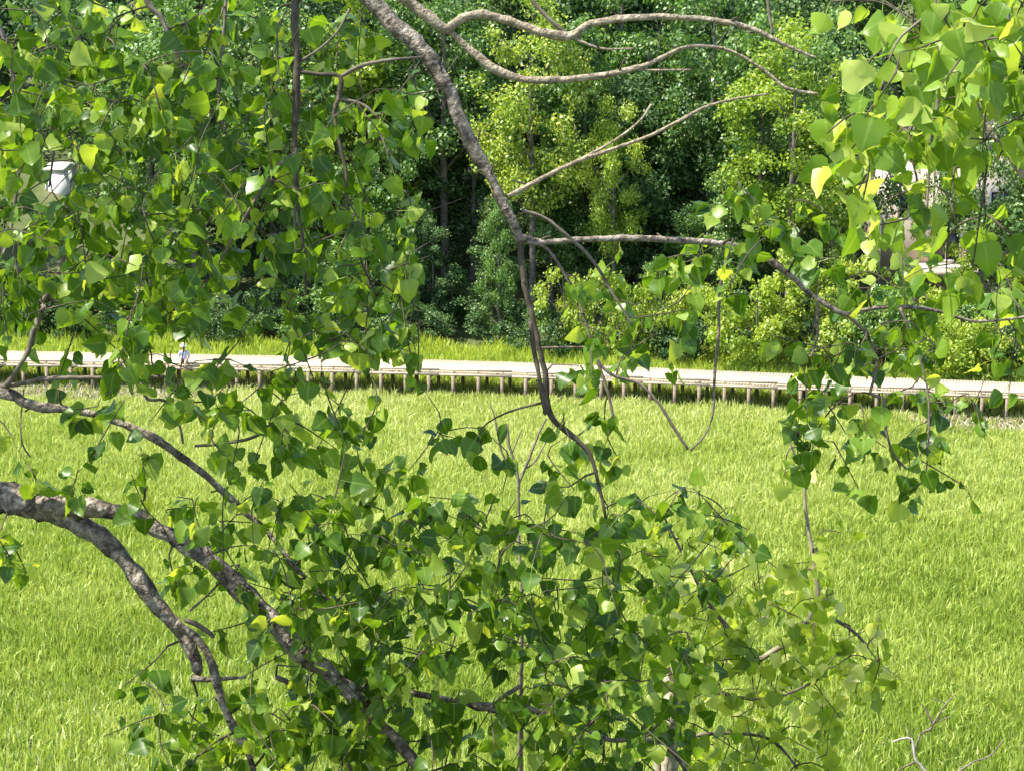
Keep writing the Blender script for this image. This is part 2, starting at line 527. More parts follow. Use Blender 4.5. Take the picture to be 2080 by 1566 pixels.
# ------------------------------------------------------------------ woodland trees
def crown_arrays(seed, W, H, base, n_leaves, n_cl, leaf, droop=0.0, cl_r=(0.16, 0.3)):
    """uneven crown: clumps scattered in an egg-shaped volume, leaves on the clumps"""
    r = np.random.default_rng(seed)
    cl = []
    while len(cl) < n_cl:
        p = r.uniform(-1, 1, 3)
        rad = np.linalg.norm(p)
        if rad > 1 or rad < 0.35: continue
        zz = (p[2] + 1) / 2
        wid = (0.62 + 0.55 * math.sin(math.pi * min(zz * 0.9 + 0.12, 1)))
        cl.append((p[0] * W / 2 * wid * 0.85, p[1] * W / 2 * wid * 0.85, base + zz * (H - base)))
    cl = np.array(cl)
    cr = r.uniform(cl_r[0], cl_r[1], n_cl) * W * 0.5
    wgt = cr ** 2 / np.sum(cr ** 2)
    ci = r.choice(n_cl, n_leaves, p=wgt)
    dirs = r.normal(0, 1, (n_leaves, 3)); dirs /= np.linalg.norm(dirs, axis=1)[:, None]
    rad = r.random(n_leaves) ** 0.45 * (1 + 0.18 * r.normal(0, 1, n_leaves))
    pos = cl[ci] + dirs * (cr[ci] * rad)[:, None] * np.array([1.15, 1.15, 0.8])
    if droop:
        pos[:, 2] -= droop * np.hypot(pos[:, 0], pos[:, 1]) ** 1.3 * 0.3
    pos[:, 2] = np.maximum(pos[:, 2], 0.1)
    nrm = dirs * 0.5 + r.normal(0, 0.6, (n_leaves, 3)) + np.array([0, 0, 0.35])
    nrm /= np.linalg.norm(nrm, axis=1)[:, None]
    t = np.cross(nrm, r.normal(0, 1, (n_leaves, 3))); t /= np.linalg.norm(t, axis=1)[:, None]
    b = np.cross(nrm, t)
    L = leaf * r.uniform(0.6, 1.35, n_leaves)[:, None]
    v = np.stack([pos - t * L * 0.5, pos + b * L * 0.36 + nrm * L * 0.08, pos + t * L * 0.5, pos - b * L * 0.36 + nrm * L * 0.08], 1).reshape(-1, 3)
    k = np.arange(n_leaves)[:, None] * 4
    tri = np.vstack([k + np.array([[0, 1, 2]]), k + np.array([[0, 2, 3]])])
    clr = r.random(n_cl)[ci]
    rnd = np.clip(0.6 * r.random(n_leaves) + 0.4 * clr, 0, 1)
    return v, tri, np.repeat(rnd, 4), cl


def make_trunk(seed, H, base, W, cl, r0):
    r = np.random.default_rng(seed)
    tb = Tubes()
    top = np.array([r.normal(0, .3), r.normal(0, .3), H * 0.86])
    path = catmull([[0, 0, -0.8, r0 * 1.35], [0, 0, 0.3, r0 * 1.1], [top[0] * .3 + .1, top[1] * .3, H * .35, r0 * .85], [top[0] * .7, top[1] * .7, H * .62, r0 * .5], [*top, r0 * .12]], 0.6)
    tb.add(path, 8, 0.05, r)
    for c in cl[r.choice(len(cl), min(len(cl), 14), replace=False)]:
        z0 = max(0.25 * H, c[2] - np.hypot(c[0], c[1]) * 0.9)
        i = np.argmin(np.abs(path[:, 2] - z0))
        a = path[i]
        m = (a[:3] * 0.5 + c * 0.5) + np.array([0, 0, 0.25])
        tb.add(catmull([[*a[:3], a[3] * 0.5], [*m, a[3] * 0.32], [*c, 0.02]], 0.8), 5, 0.04, r)
    return tb.mesh('trunk')


VARIANTS = []
for k, (W, H, base, n, ncl, leaf) in enumerate(((9.0, 17.0, 0.8, 17000, 60, 0.29), (8.0, 20.0, 2.0, 17000, 64, 0.27), (10.5, 16.0, 0.4, 18000, 66, 0.29),
                                                (9.0, 21.0, 6.0, 13000, 50, 0.25), (7.0, 14.0, 0.3, 11000, 46, 0.24), (9.5, 18.0, 4.2, 15000, 58, 0.25))):
    v, t, rn, cl = crown_arrays(100 + k, W, H, base, n, ncl, leaf)
    VARIANTS.append((mesh_np('crown', v, t, False, {'rnd': rn}), make_trunk(200 + k, H, base, W, cl, 0.11 + 0.006 * H)))
SHRUBS = []
for k, (W, H, n, ncl, leaf) in enumerate(((4.6, 4.4, 6500, 34, 0.17), (5.4, 3.6, 6500, 36, 0.16), (3.6, 5.2, 5500, 30, 0.17))):
    v, t, rn, cl = crown_arrays(300 + k, W, H, 0.1, n, ncl, leaf, cl_r=(0.14, 0.26))
    SHRUBS.append((mesh_np('crown', v, t, False, {'rnd': rn}), make_trunk(400 + k, H, 0.1, W, cl, 0.05)))
for me, tr in VARIANTS + SHRUBS:
    me.materials.append(M_FMID); tr.materials.append(M_BGBARK)


def put_tree(name, lib, var, x, y, rz, sc, sz, mat, label, cat, group):
    e = empty(name, (x, y, float(terrain(x, y)) - 0.05), rz, label, cat, group)
    e.scale = (sc, sc, sz)
    c, t = lib[var]
    oc = link('crown', c, None, e, kind='stuff')
    oc.material_slots[0].link = 'OBJECT'; oc.material_slots[0].material = mat
    link('trunk', t, None, e)
    return e


def PX(px, y):
    return (px - 1040.0) / FPX * (y * math.cos(PITCH) + CAM_H * math.sin(PITCH))


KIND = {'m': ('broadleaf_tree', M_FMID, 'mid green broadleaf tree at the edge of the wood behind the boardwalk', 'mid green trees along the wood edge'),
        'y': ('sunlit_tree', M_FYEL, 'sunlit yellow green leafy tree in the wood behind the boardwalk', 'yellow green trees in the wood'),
        'd': ('shade_toned_tree', M_FSHADE, 'tree standing deep in the wood, its shade put into a dark leaf colour', 'dark trees deep in the wood')}
def edge_y(px, off):
    """a line `off` metres behind the near edge of the boardwalk"""
    y = 114.0
    for _ in range(4):
        y = float(np.interp(PX(px, y), NEAR[:, 0], NEAR[:, 1])) + off
    return y


TREES = [  # px, metres behind the boardwalk edge, variant, scale, zscale, kind
    (-130, 15, 0, 1.0, 1.0, 'm'), (-190, 22, 0, 0.8, .95, 'y'), (310, 17, 5, .95, 1.0, 'm'), (400, 15, 5, 0.9, 1.0, 'm'), (560, 18, 5, 1.0, 1.0, 'm'),
    (735, 14, 4, 0.85, 0.72, 'm'), (690, 20, 0, 1.0, 1.05, 'y'), (905, 21, 3, 0.95, 0.95, 'm'), (1080, 17, 3, 0.75, 0.9, 'y'), (1015, 13, 4, 0.33, 0.62, 'm'),
    (1245, 17, 3, 0.42, 0.62, 'y'), (1440, 22, 3, 0.8, 1.0, 'm'), (1600, 16, 3, 0.85, 0.85, 'y'), (1530, 20, 1, 0.75, 0.9, 'm'),
    (1700, 20, 5, 0.8, 1.0, 'm'), (1945, 17, 4, .42, .45, 'y'), (1985, 17, 3, .55, .8, 'm'), (1885, 18, 3, .3, .72, 'y'), (2110, 16, 4, .6, .8, 'y'), (880, 15, 4, .42, .45, 'd'), (1000, 17, 4, .5, .5, 'd'), (460, 18, 4, .5, .4, 'd'), (1120, 19, 4, .6, .7, 'm'), (1230, 19, 4, .5, .5, 'd'), (1400, 18, 4, .5, .5, 'm'), (820, 17, 4, .5, .9, 'm'), (1180, 21, 1, .8, .8, 'm'), (1330, 26, 0, .8, .95, 'm'), (1470, 18, 4, .62, .7, 'm'), (1680, 17, 4, .62, .75, 'y'), (900, 26, 0, .8, 1.0, 'm'), (620, 15, 4, .5, .6, 'm'), (1960, 40, 1, 1.0, 1.0, 'm'), (2230, 18, 2, 1.0, 1.0, 'm'), (1330, 16, 4, .34, .34, 'm'), (1260, 30, 1, 1, 1.1, 'm'),
    # deeper, shade mostly put into the leaf colour
    (480, 24, 2, 1.0, .9, 'd'), (360, 23, 4, 1.0, .9, 'd'), (850, 24, 4, 1.0, 0.9, 'd'), (960, 22, 4, 1.0, 0.8, 'd'), (1290, 22, 2, 0.75, 0.8, 'd'), (1390, 24, 0, 0.8, 0.75, 'd'), (1330, 34, 0, 1.1, 1.1, 'd'), (20, 46, 0, 1, 1, 'd'), (225, 31, 4, .8, 1, 'd'),
    (250, 36, 2, 1.1, 1.1, 'd'), (620, 28, 2, 1.1, 1.1, 'd'), (1620, 36, 2, 1.1, 1.1, 'd'), (1080, 30, 0, 1.1, 1.1, 'd'), (2060, 24, 4, 0.8, .9, 'd'), (2000, 50, 0, 1.1, 1.1, 'd'), (800, 34, 1, 1.1, 1.1, 'd'), (1160, 24, 4, .9, .8, 'd'), (1720, 44, 0, 1.1, 1.1, 'd'), (1500, 28, 2, .9, .9, 'd'),
    (-80, 40, 2, 1.2, 1.1, 'd'), (420, 48, 0, 1.2, 1.1, 'm'), (1450, 50, 0, 1.2, 1.1, 'm'), (1830, 52, 2, 1.2, 1.1, 'm'), (1150, 52, 2, 1.2, 1.1, 'm'), (150, 54, 2, 1.2, 1.1, 'm'),
    (850, 56, 0, 1.2, 1.1, 'm'), (600, 60, 2, 1.2, 1.1, 'm'), (2180, 54, 2, 1.2, 1.1, 'm'), (-150, 58, 0, 1.2, 1.1, 'm'), (1650, 62, 0, 1.2, 1.1, 'm'),
]
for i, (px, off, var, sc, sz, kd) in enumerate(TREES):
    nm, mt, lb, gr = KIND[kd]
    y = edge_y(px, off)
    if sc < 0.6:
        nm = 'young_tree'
        hue = {'m': 'mid green', 'y': 'bright yellow green', 'd': 'shade-darkened green'}[kd]
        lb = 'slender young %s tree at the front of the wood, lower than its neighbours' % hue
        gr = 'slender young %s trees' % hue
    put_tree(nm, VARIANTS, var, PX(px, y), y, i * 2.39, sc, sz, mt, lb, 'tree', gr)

SHR = [  # px, metres behind the boardwalk edge, var, sc, sz
    (1150, 12.5, 0, 0.8, 0.95, 'y'), (1240, 12, 1, 0.8, 1.1, 'y'), (1340, 12.5, 0, 0.8, 1.0, 'y'), (1420, 13, 1, 0.7, .9, 'y'), (1530, 10, 0, 1.05, 1.05, 'y'), (1650, 10.5, 2, 1.1, 0.9, 'y'), (1590, 13, 2, 1.0, 1.0, 'y'),
    (1790, 11, 1, 0.9, 1.0, 'm'), (1900, 10, 1, 1.0, 0.85, 'y'), (2030, 10, 0, 1.0, 0.8, 'y'), (1740, 14, 2, 1.1, 1.15, 'y'), (1860, 14, 0, 1.0, 0.9, 'y'), (2120, 13, 2, 1.0, 0.9, 'y'), (1960, 15, 1, 1, .8, 'm'),
    (560, 14.5, 1, 0.8, 0.5, 'm'), (640, 13, 0, 0.8, 0.7, 'm'), (290, 16, 1, 1.0, 0.6, 'y'), (100, 15, 0, 1.0, 0.8, 'y'), (-30, 14, 1, 1.0, 0.9, 'm'), (200, 18, 2, 1.0, 0.7, 'm'), (790, 12, 1, 0.6, 0.6, 'm'),
]
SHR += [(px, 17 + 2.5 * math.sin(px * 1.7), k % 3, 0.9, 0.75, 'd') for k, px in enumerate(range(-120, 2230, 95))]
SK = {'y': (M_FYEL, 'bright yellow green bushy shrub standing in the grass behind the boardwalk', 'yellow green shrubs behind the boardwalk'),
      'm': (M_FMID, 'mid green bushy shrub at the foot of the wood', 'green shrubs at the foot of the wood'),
      'd': (M_FSHADE, 'shrub under the trees at the edge of the wood, leaf colour darkened for shade', 'dark shrubs under the trees')}
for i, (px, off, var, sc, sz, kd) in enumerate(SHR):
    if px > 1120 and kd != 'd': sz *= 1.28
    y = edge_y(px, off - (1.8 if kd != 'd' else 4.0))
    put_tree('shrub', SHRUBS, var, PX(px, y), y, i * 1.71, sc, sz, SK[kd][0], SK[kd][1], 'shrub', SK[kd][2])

# ------------------------------------------------------------------ house and white outbuilding among the trees
M_SIDING = noise_mat('tan_siding', [(0.3, (0.52, 0.44, 0.36)), (0.7, (0.60, 0.51, 0.42))], 3, 4, 0.8)
M_TRIM = noise_mat('pale_trim', [(0.3, (0.66, 0.62, 0.57)), (0.7, (0.76, 0.72, 0.67))], 4, 3, 0.6)
M_WHITE = noise_mat('white_boards', [(0.3, (0.72, 0.70, 0.66)), (0.7, (0.82, 0.80, 0.76))], 4, 3, 0.6)
M_ROOF = noise_mat('brown_shingle', [(0.3, (0.07, 0.06, 0.055)), (0.7, (0.14, 0.12, 0.11))], 6, 6, 0.9)
M_GLASS, _nt, _o = new_mat('dark_window_glass')
_p = N(_nt, 'ShaderNodeBsdfPrincipled'); _p.inputs['Base Color'].default_value = (0.015, 0.018, 0.02, 1); _p.inputs['Roughness'].default_value = 0.08
_nt.links.new(_p.outputs[0], _o.inputs[0])


def house(name, x, y, w, dpt, h, z, rz, wall_mat, label, deck=True, windows=()):
    e = empty(name, (x, y, z), rz, label, 'house' if deck else 'outbuilding')
    mb = MB(); mb.box(0, w, 0, dpt, -1.0, h)
    b = mb.n                              # gable ends
    rh = w * 0.22 if not deck else dpt * 0.28
    mb.v += [(0, 0, h), (0, dpt, h), (0, dpt / 2, h + rh), (w, 0, h), (w, dpt, h), (w, dpt / 2, h + rh)]
    mb.t += [(b, b + 2, b + 1), (b + 3, b + 4, b + 5)]; mb.n += 6
    wall = link('wall', mb.mesh('wall'), wall_mat, e)
    rf = MB()
    o_ = 0.45 if deck else 0.08
    for s in (0, 1):
        y0, y1 = (-o_, dpt / 2) if s == 0 else (dpt + o_, dpt / 2)
        z0 = h - o_ * rh / (dpt / 2); z1 = h + rh
        b = rf.n
        rf.v += [(-o_, y0, z0 + .03), (w + o_, y0, z0 + .03), (w + o_, y1, z1 + .03), (-o_, y1, z1 + .03), (-o_, y0, z0 + .2), (w + o_, y0, z0 + .2), (w + o_, y1, z1 + .2), (-o_, y1, z1 + .2)]
        rf.q += [(b + 0, b + 3, b + 2, b + 1), (b + 4, b + 5, b + 6, b + 7), (b, b + 1, b + 5, b + 4), (b + 1, b + 2, b + 6, b + 5), (b + 2, b + 3, b + 7, b + 6), (b + 3, b, b + 4, b + 7)]
        rf.n += 8
    link('roof', rf.mesh('roof'), M_ROOF if deck else M_WHITE, e)
    cb = MB(); cb.box(-0.03, 0.12, -0.045, -0.0225, 0, h); link('corner_board', cb.mesh('corner_board'), M_TRIM, e)
    for (x0, x1, z0, z1) in windows:
        g = MB(); g.box(x0, x1, -0.04, -0.0235, z0, z1)
        gl = link('window', g.mesh('window'), M_GLASS, e)
        f = MB()
        f.box(x0 - .09, x0, -.07, -.024, z0 - .1, z1 + .1); f.box(x1, x1 + .09, -.07, -.024, z0 - .1, z1 + .1)
        f.box(x0, x1, -.07, -.024, z1, z1 + .1); f.box(x0 + .001, x1 - .001, -.09, -.024, z0 - .14, z0)
        f.box((x0 + x1) / 2 - .02, (x0 + x1) / 2 + .02, -.06, -.041, z0, z1)
        link('frame', f.mesh('frame'), M_TRIM, gl)
    if deck:
        dk = MB(); dk.box(1.2, w, -2.6, -0.1, 1.1, 1.22); link('balcony', dk.mesh('balcony'), M_SIDING, e)
        dk = MB(); dk.box(1.15, w, -2.66, -2.61, 0.75, 1.3); link('balcony_fascia', dk.mesh('balcony_fascia'), M_SIDING, e)
        dk = MB(); dk.box(1.15, w, -2.75, -2.55, 1.31, 1.42); link('balcony_rail', dk.mesh('balcony_rail'), M_TRIM, e)
        for k in range(4):
            q = MB(); q.box(-.08, .08, -.08, .08, -1.4, 1.09); o = link('post', q.mesh('post'), M_POST, e); o.location = (1.5 + k * 2.4, -2.4, 0)
    return e


hx = PX(1781, 141)
house('house', hx, 141, 9.5, 7, 8.0, 1.2, 0.05, M_SIDING, 'tan house with pale trim and raised balcony half hidden by trees', True,
      ((1.15, 2.2, 3.9, 5.4), (4.0, 5.4, 3.9, 5.4), (6.6, 8.0, 3.9, 5.4), (3.2, 4.8, 1.4, 3.2)))
hx = PX(101, 149)
house('outbuilding', hx, 149, 1.4, 1.5, 1.7, 25 - 149 * 0.1258 - 1.0, -0.5, M_WHITE, 'small white boarded outbuilding showing among the trees', False)

# ------------------------------------------------------------------ foreground leaf meshes
def leaf_mesh(seed, fold, curl, wid, pet, rnd_=0.0, twist=0.0):
    """broad deltoid leaf: stalk from the origin along +Y, blade after it; unit blade length"""
    r = random.Random(seed)
    half = [(0.0, 0.0), (0.22, -0.05 + 0.05 * rnd_), (0.41, 0.0 + 0.07 * rnd_), (0.50, 0.15), (0.49, 0.30), (0.39 + 0.05 * rnd_, 0.50), (0.24 + 0.07 * rnd_, 0.70), (0.10 + 0.05 * rnd_, 0.87), (0.0, 1.02)]
    mid_y = [0.0, 0.02, 0.08, 0.18, 0.32, 0.52, 0.74, 0.90, 1.02]

    def zf(x, y):
        return fold * abs(x) - curl * (y - 0.3) ** 2 + 0.035 * math.sin(9 * y + 5 * x + seed) + twist * x * (y - 0.2)
    v = []; q = []; t = []
    mids = []
    for (x, y), my in zip(half, mid_y):
        mids.append(len(v)); v.append((0.0, pet + my, zf(0, my)))
    for s in (1, -1):
        rim = []
        for (x, y) in half:
            jx = x * (1 + r.uniform(-0.09, 0.09)); jy = y + (r.uniform(-0.03, 0.03) if x > 0 else 0)
            rim.append(len(v)); v.append((s * jx * wid, pet + jy, zf(s * jx, jy) + (r.uniform(-0.05, 0.05) if x > 0 else 0)))
        for i in range(1, len(half) - 2):
            f = (mids[i], rim[i], rim[i + 1], mids[i + 1])
            q.append(f if s > 0 else f[::-1])
        f = (mids[0], rim[1], mids[1]); t.append(f if s > 0 else f[::-1])
        f = (mids[-2], rim[-2], mids[-1]); t.append(f if s > 0 else f[::-1])
    b = len(v)
    w = 0.016
    v += [(-w, 0, 0.0), (w, 0, 0.0), (w, pet * 0.5, -0.05), (-w, pet * 0.5, -0.05), (w, pet + 0.03, 0.004), (-w, pet + 0.03, 0.004)]
    q += [(b, b + 1, b + 2, b + 3), (b + 3, b + 2, b + 4, b + 5)]
    return np.array(v, float), np.array(q, np.int32), np.array(t, np.int32)


LEAFV = [leaf_mesh(k, *a) for k, a in enumerate(((0.25, 0.12, 1.0, 0.55, 0.2, 0.2), (0.10, 0.35, 0.92, 0.7, 0.9, -0.3), (0.5, 0.05, 1.05, 0.5, 0.4, 0.0), (0.18, -0.2, 0.88, 0.75, 0.0, 0.5),
                                                 (0.9, 0.1, 0.9, 0.6, 0.5, 0.2), (0.05, 0.5, 1.0, 0.5, 1.0, -0.4), (0.3, 0.25, 1.1, 0.6, 0.7, 0.3), (-0.35, 0.2, 0.95, 0.65, 0.3, -0.2)))]


def LEAFMID(n):
    m = np.zeros(n); m[:9] = 1.0; m[-6:] = 1.0
    return m


def leaf_me(var, mat, smooth=True):
    v, q, t = LEAFV[var]
    me = mesh_np('leaf', v, [q, t], smooth, {'rnd': np.zeros(len(v)), 'mid': LEAFMID(len(v))})
    me.materials.append(mat)
    return me


def leaf_frame(tipdir, nrm):
    y = tipdir / np.linalg.norm(tipdir)
    z = nrm - y * np.dot(nrm, y)
    z /= max(np.linalg.norm(z), 1e-6)
    x = np.cross(y, z)
    return np.stack([x, y, z], 1)


GAPS = [(582, 0, 628, 330), (96, 340, 165, 405), (345, 680, 412, 775), (1768, 338, 1832, 440), (1898, 488, 1998, 552), (850, 320, 1140, 790), (860, 0, 1140, 300), (600, 740, 1010, 770), (1440, 740, 1600, 880)]


class Leaves:
    """collects leaves; the largest in view become objects of their own, the rest one mesh"""
    def __init__(self): self.items = []

    def add(self, pos, tip, nrm, size):
        t = np.array(tip, float); c = np.array(pos) + t / np.linalg.norm(t) * size * 1.0 - CAMP
        d = c @ FWD; px = 1040 + c[0] / d * FPX; py = 783 - (c @ UP) / d * FPX
        for (x0, y0, x1, y1) in GAPS:            # openings in the foliage
            if x0 < px < x1 and y0 < py < y1: return
        self.items.append((np.array(pos), leaf_frame(tip, nrm), size, random.randrange(8)))

    def build(self, root, mat, n_single, rest_name):
        base = np.array(root.location)

        def score(it):
            p = it[0] - CAMP
            d = p @ FWD
            px = 1040 + p[0] / d * FPX; py = 783 - (p @ UP) / d * FPX
            inside = -20 < px < 2100 and -20 < py < 1590
            return (it[2] / d) * (1 if inside else 1e-3)
        its = sorted(self.items, key=score, reverse=True)
        ms = [leaf_me(k, mat) for k in range(8)]
        for p, R, s, k in its[:n_single]:
            o = bpy.data.objects.new('leaf', ms[k])
            M = Matrix(((R * s).tolist())).to_4x4()
            M.translation = Vector((p - base).tolist())
            o.parent = root
            o.matrix_local = M
            col.objects.link(o)
        rest = its[n_single:]
        if rest:
            VV = []; QQ = []; TT = []; RR = []; MM = []; n = 0
            for p, R, s, k in rest:
                v, q, t = LEAFV[k]
                VV.append(v @ (R * s).T + (p - base)); QQ.append(q + n); TT.append(t + n); n += len(v)
                RR.append(np.full(len(v), random.random())); MM.append(LEAFMID(len(v)))
            link(rest_name, mesh_np(rest_name, np.vstack(VV), [np.vstack(QQ), np.vstack(TT)], True, {'rnd': np.concatenate(RR), 'mid': np.concatenate(MM)}), mat, root, kind='stuff')


class Plant:
    """branches + twigs + leaves of one tree standing near the camera"""
    def __init__(self, name, base, label, cat, bark, leafmat):
        self.base = np.array(base, float)
        self.root = empty(name, base, 0, label, cat)
        self.bark = bark; self.leafmat = leafmat
        self.skel = []                       # points (xyz, radius)
        self.twigs = Tubes()
        self.leaves = Leaves()
        self.rng = np.random.default_rng(sum(map(ord, name)))

    def branch(self, pts3r, name='branch', sides=10, rough=0.06, mat=None, step=0.02):
        path = catmull(pts3r, step)
        n = len(path)
        wob = np.stack([np.convolve(self.rng.normal(0, 1, n + 8), np.ones(9) / 9, 'valid') for _ in range(3)], 1)
        path[:, :3] += wob * np.minimum(path[:, 3], 0.02)[:, None] * 0.7
        v, q, t = tube_arrays(path, sides, rough, self.rng)
        link(name, mesh_np(name, v - self.base, [q, t], True), mat or self.bark, self.root)
        self.skel.append(path[::3].copy())
        r = self.rng
        for k in range(4, n - 2, 5):                 # short spurs and knots
            if path[k, 3] > 0.02 or r.random() > 0.38: continue
            a = path[k, :3]; g = r.normal(0, 1, 3) + np.array([0, 0, 0.3]); g /= np.linalg.norm(g)
            L = r.uniform(0.008, 0.05); r0 = min(path[k, 3] * 0.5, 0.0035)
            e = a + g * (L + path[k, 3])
            self.twigs.add([[*a, r0 * 1.3], [*(a * .4 + e * .6 + r.normal(0, .003, 3)), r0 * 0.8], [*e, r0 * 0.9]], 5, 0.1, r)

    def pxbranch(self, pts, dd, name='branch', **kw):
        """pts: (px, py, half width px [, depth])"""
        out = []
        for p in pts:
            d = p[3] if len(p) > 3 else dd
            out.append([*P(p[0], p[1], d), p[2] / FPX * d])
        big = max(p[2] for p in pts if -50 < p[0] < 2130 and -50 < p[1] < 1620)
        kw.setdefault('mat', self.bark if big > 9.5 else M_TWIGB)
        out = [q[:3] + [q[3] * (0.82 if p[2] <= 20 else 0.86)] for q, p in zip(out, pts)]
        self.branch(out, name, sides=14 if big > 9.5 else 7, rough=0.085 if big > 9.5 else 0.06, **kw)

    def start_skel(self): self.S = np.vstack(self.skel)

    def spray(self, c, n, size, spread=0.16, droop=1.0, maxlen=None, face=0.6):
        r = self.rng
        k = np.argmin(np.sum((self.S[:, :3] - c) ** 2, 1))
        a = self.S[k]
        dist = np.linalg.norm(c - a[:3])
        tail = (c - a[:3]) / max(dist, 1e-4) * spread * 0.6 + r.normal(0, spread * 0.35, 3) + np.array([0, 0, -spread * 0.35 * droop])
        e = c + tail
        start = a[:3] if (maxlen is None or dist < maxlen) else c - (c - a[:3]) / dist * maxlen
        r0 = min(a[3] * 0.7, 0.0045)
        m = start * 0.5 + c * 0.5 + np.array([0, 0, 0.12 * dist]) + r.normal(0, 0.05 * dist + 0.005, 3)
        path = catmull([[*start, r0], [*m, r0 * 0.8], [*c, 0.0026], [*e, 0.0014]], 0.035)
        self.twigs.add(path, 5, 0.05, r)
        self.S = np.vstack([self.S, path[::2]])
        L = len(path)
        lo = int(L * 0.45)
        for j in range(n):
            i = r.integers(lo, L)
            p = path[i, :3]
            tip = r.normal(0, 0.62, 3) + np.array([0, 0, -0.85])
            nr = r.normal(0, 0.7, 3) + np.array([0, -face, 0.25])
            self.leaves.add(p, tip, nr, size * r.uniform(0.62, 1.28))

    def rects(self, rects, size, per=5, spread=0.14, face=0.6, mult=1.0):
        cs = []
        for (x0, y0, x1, y1, n, d0, d1) in rects:
            n = int(n * (mult(x0, y0, x1, y1) if callable(mult) else mult)); m = max(1, int(round(n / per)))
            for j in range(m):
                d = self.rng.uniform(d0, d1)
                # a few tries to keep sprays apart
                best = None
                for _ in range(4):
                    q = P(self.rng.uniform(x0, x1), self.rng.uniform(y0, y1), d)
                    dm = min((np.linalg.norm(q - c[0]) for c in cs[-40:]), default=1)
                    if best is None or dm > best[1]: best = (q, dm)
                cs.append((best[0], max(1, n // m)))
        cs.sort(key=lambda c: np.min(np.sum((self.S[:, :3] - c[0]) ** 2, 1)))
        for c, n in cs:
            self.spray(c, n, size, spread, face=face)

    def finish(self, n_single):
        self.twigs_mesh = link('twigs', None, None, self.root) if False else None
        if self.twigs.n:
            me = self.twigs.mesh('twigs')
            o = link('twigs', me, M_TWIG, self.root, kind='stuff')
            o.location = tuple(-self.base)
        self.leaves.build(self.root, self.leafmat, n_single, 'foliage')


# ------------------------------------------------------------------ the cottonwood in front of the camera
TX, TY = -3.7, 7.6
cw = Plant('cottonwood_tree', (TX, TY, float(terrain(TX, TY))),
           'large cottonwood with grey bark and heart shaped leaves hanging across the marsh view', 'tree', M_BARK, M_LEAF)
zb = float(terrain(TX, TY))
cw.branch([[TX, TY, zb - 0.4, 0.32], [TX, TY, zb + 0.3, 0.25], [TX + .06, TY, zb + 2, 0.22], [TX - .05, TY + .1, zb + 5, 0.19], [TX + .1, TY, zb + 8, 0.13], [TX, TY + .1, zb + 11, 0.07], [TX + .1, TY, zb + 13, 0.02]], 'trunk', 16, 0.06, step=0.08)
D = 7.6
B = cw.pxbranch
B([(-1340, 640, 66), (-800, 790, 54), (-400, 930, 46), (-40, 1000, 37), (30, 1010, 35), (100, 1030, 31), (160, 1060, 25), (220, 1100, 23), (270, 1160, 21), (310, 1210, 20), (350, 1260, 19), (380, 1310, 17), (400, 1350, 15), (406, 1372, 13)], D)
B([(70, 1020, 26), (110, 1022, 24), (180, 1035, 22), (260, 1050, 22), (320, 1075, 22), (370, 1100, 22), (430, 1145, 23), (490, 1200, 24), (550, 1255, 24), (600, 1310, 22), (660, 1360, 22), (710, 1410, 22), (755, 1460, 19), (800, 1500, 16), (870, 1580, 12)], D - 0.05)
B([(365, 1265, 13), (400, 1295, 11), (425, 1340, 10), (440, 1385, 10), (455, 1430, 10), (475, 1475, 10), (495, 1510, 8), (515, 1560, 7), (525, 1620, 6)], D - 0.06)
B([(388, 1378, 10), (420, 1380, 7), (470, 1376, 5), (500, 1374, 4)], D - 0.02)
B([(375, 1258, 7), (405, 1272, 6), (432, 1292, 6)], D - 0.03)
B([(560, 1375, 6), (590, 1390, 7), (630, 1420, 8), (670, 1470, 6), (700, 1530, 5), (720, 1590, 5)], D + 0.1)
B([(385, 1240, 3), (420, 1210, 3), (452, 1178, 3)], D + 0.02)
B([(700, 1400, 9), (770, 1395, 8), (850, 1410, 8), (930, 1424, 7), (965, 1434, 11), (1010, 1440, 13), (1060, 1436, 11), (1110, 1450, 8), (1170, 1470, 6), (1240, 1500, 5), (1310, 1500, 5), (1345, 1515, 6), (1370, 1530, 6), (1400, 1580, 5)], D + 0.05)
B([(1000, 1432, 6), (1030, 1408, 6), (1058, 1392, 5)], D + 0.03)
# mid-left branch
B([(-480, 905, 24), (-250, 830, 19), (-20, 800, 14), (60, 825, 12), (150, 836, 10), (220, 850, 10), (300, 885, 10), (350, 915, 10), (400, 950, 9), (450, 995, 8), (500, 1040, 8), (545, 1080, 6), (600, 1150, 5), (650, 1200, 4), (685, 1245, 3)], D + 0.2)
B([(-60, 805, 8), (0, 785, 7), (50, 778, 6), (110, 768, 6), (200, 770, 5), (280, 769, 5), (335, 765, 4)], D + 0.2)
B([(10, 784, 7), (40, 740, 6), (60, 700, 8), (75, 660, 8), (95, 610, 8), (115, 572, 7), (130, 520, 5)], D + 0.18)
B([(-30, 598, 3), (60, 600, 3), (108, 602, 3)], D + 0.18)
B([(395, 905, 3), (460, 900, 4), (520, 885, 4), (560, 850, 3)], D + 0.15)
B([(48, 790, 2), (42, 850, 2), (45, 900, 2), (62, 928, 2)], D + 0.2)
B([(285, 785, 4), (300, 812, 4), (335, 815, 4), (360, 850, 4), (372, 900, 3)], D + 0.2)
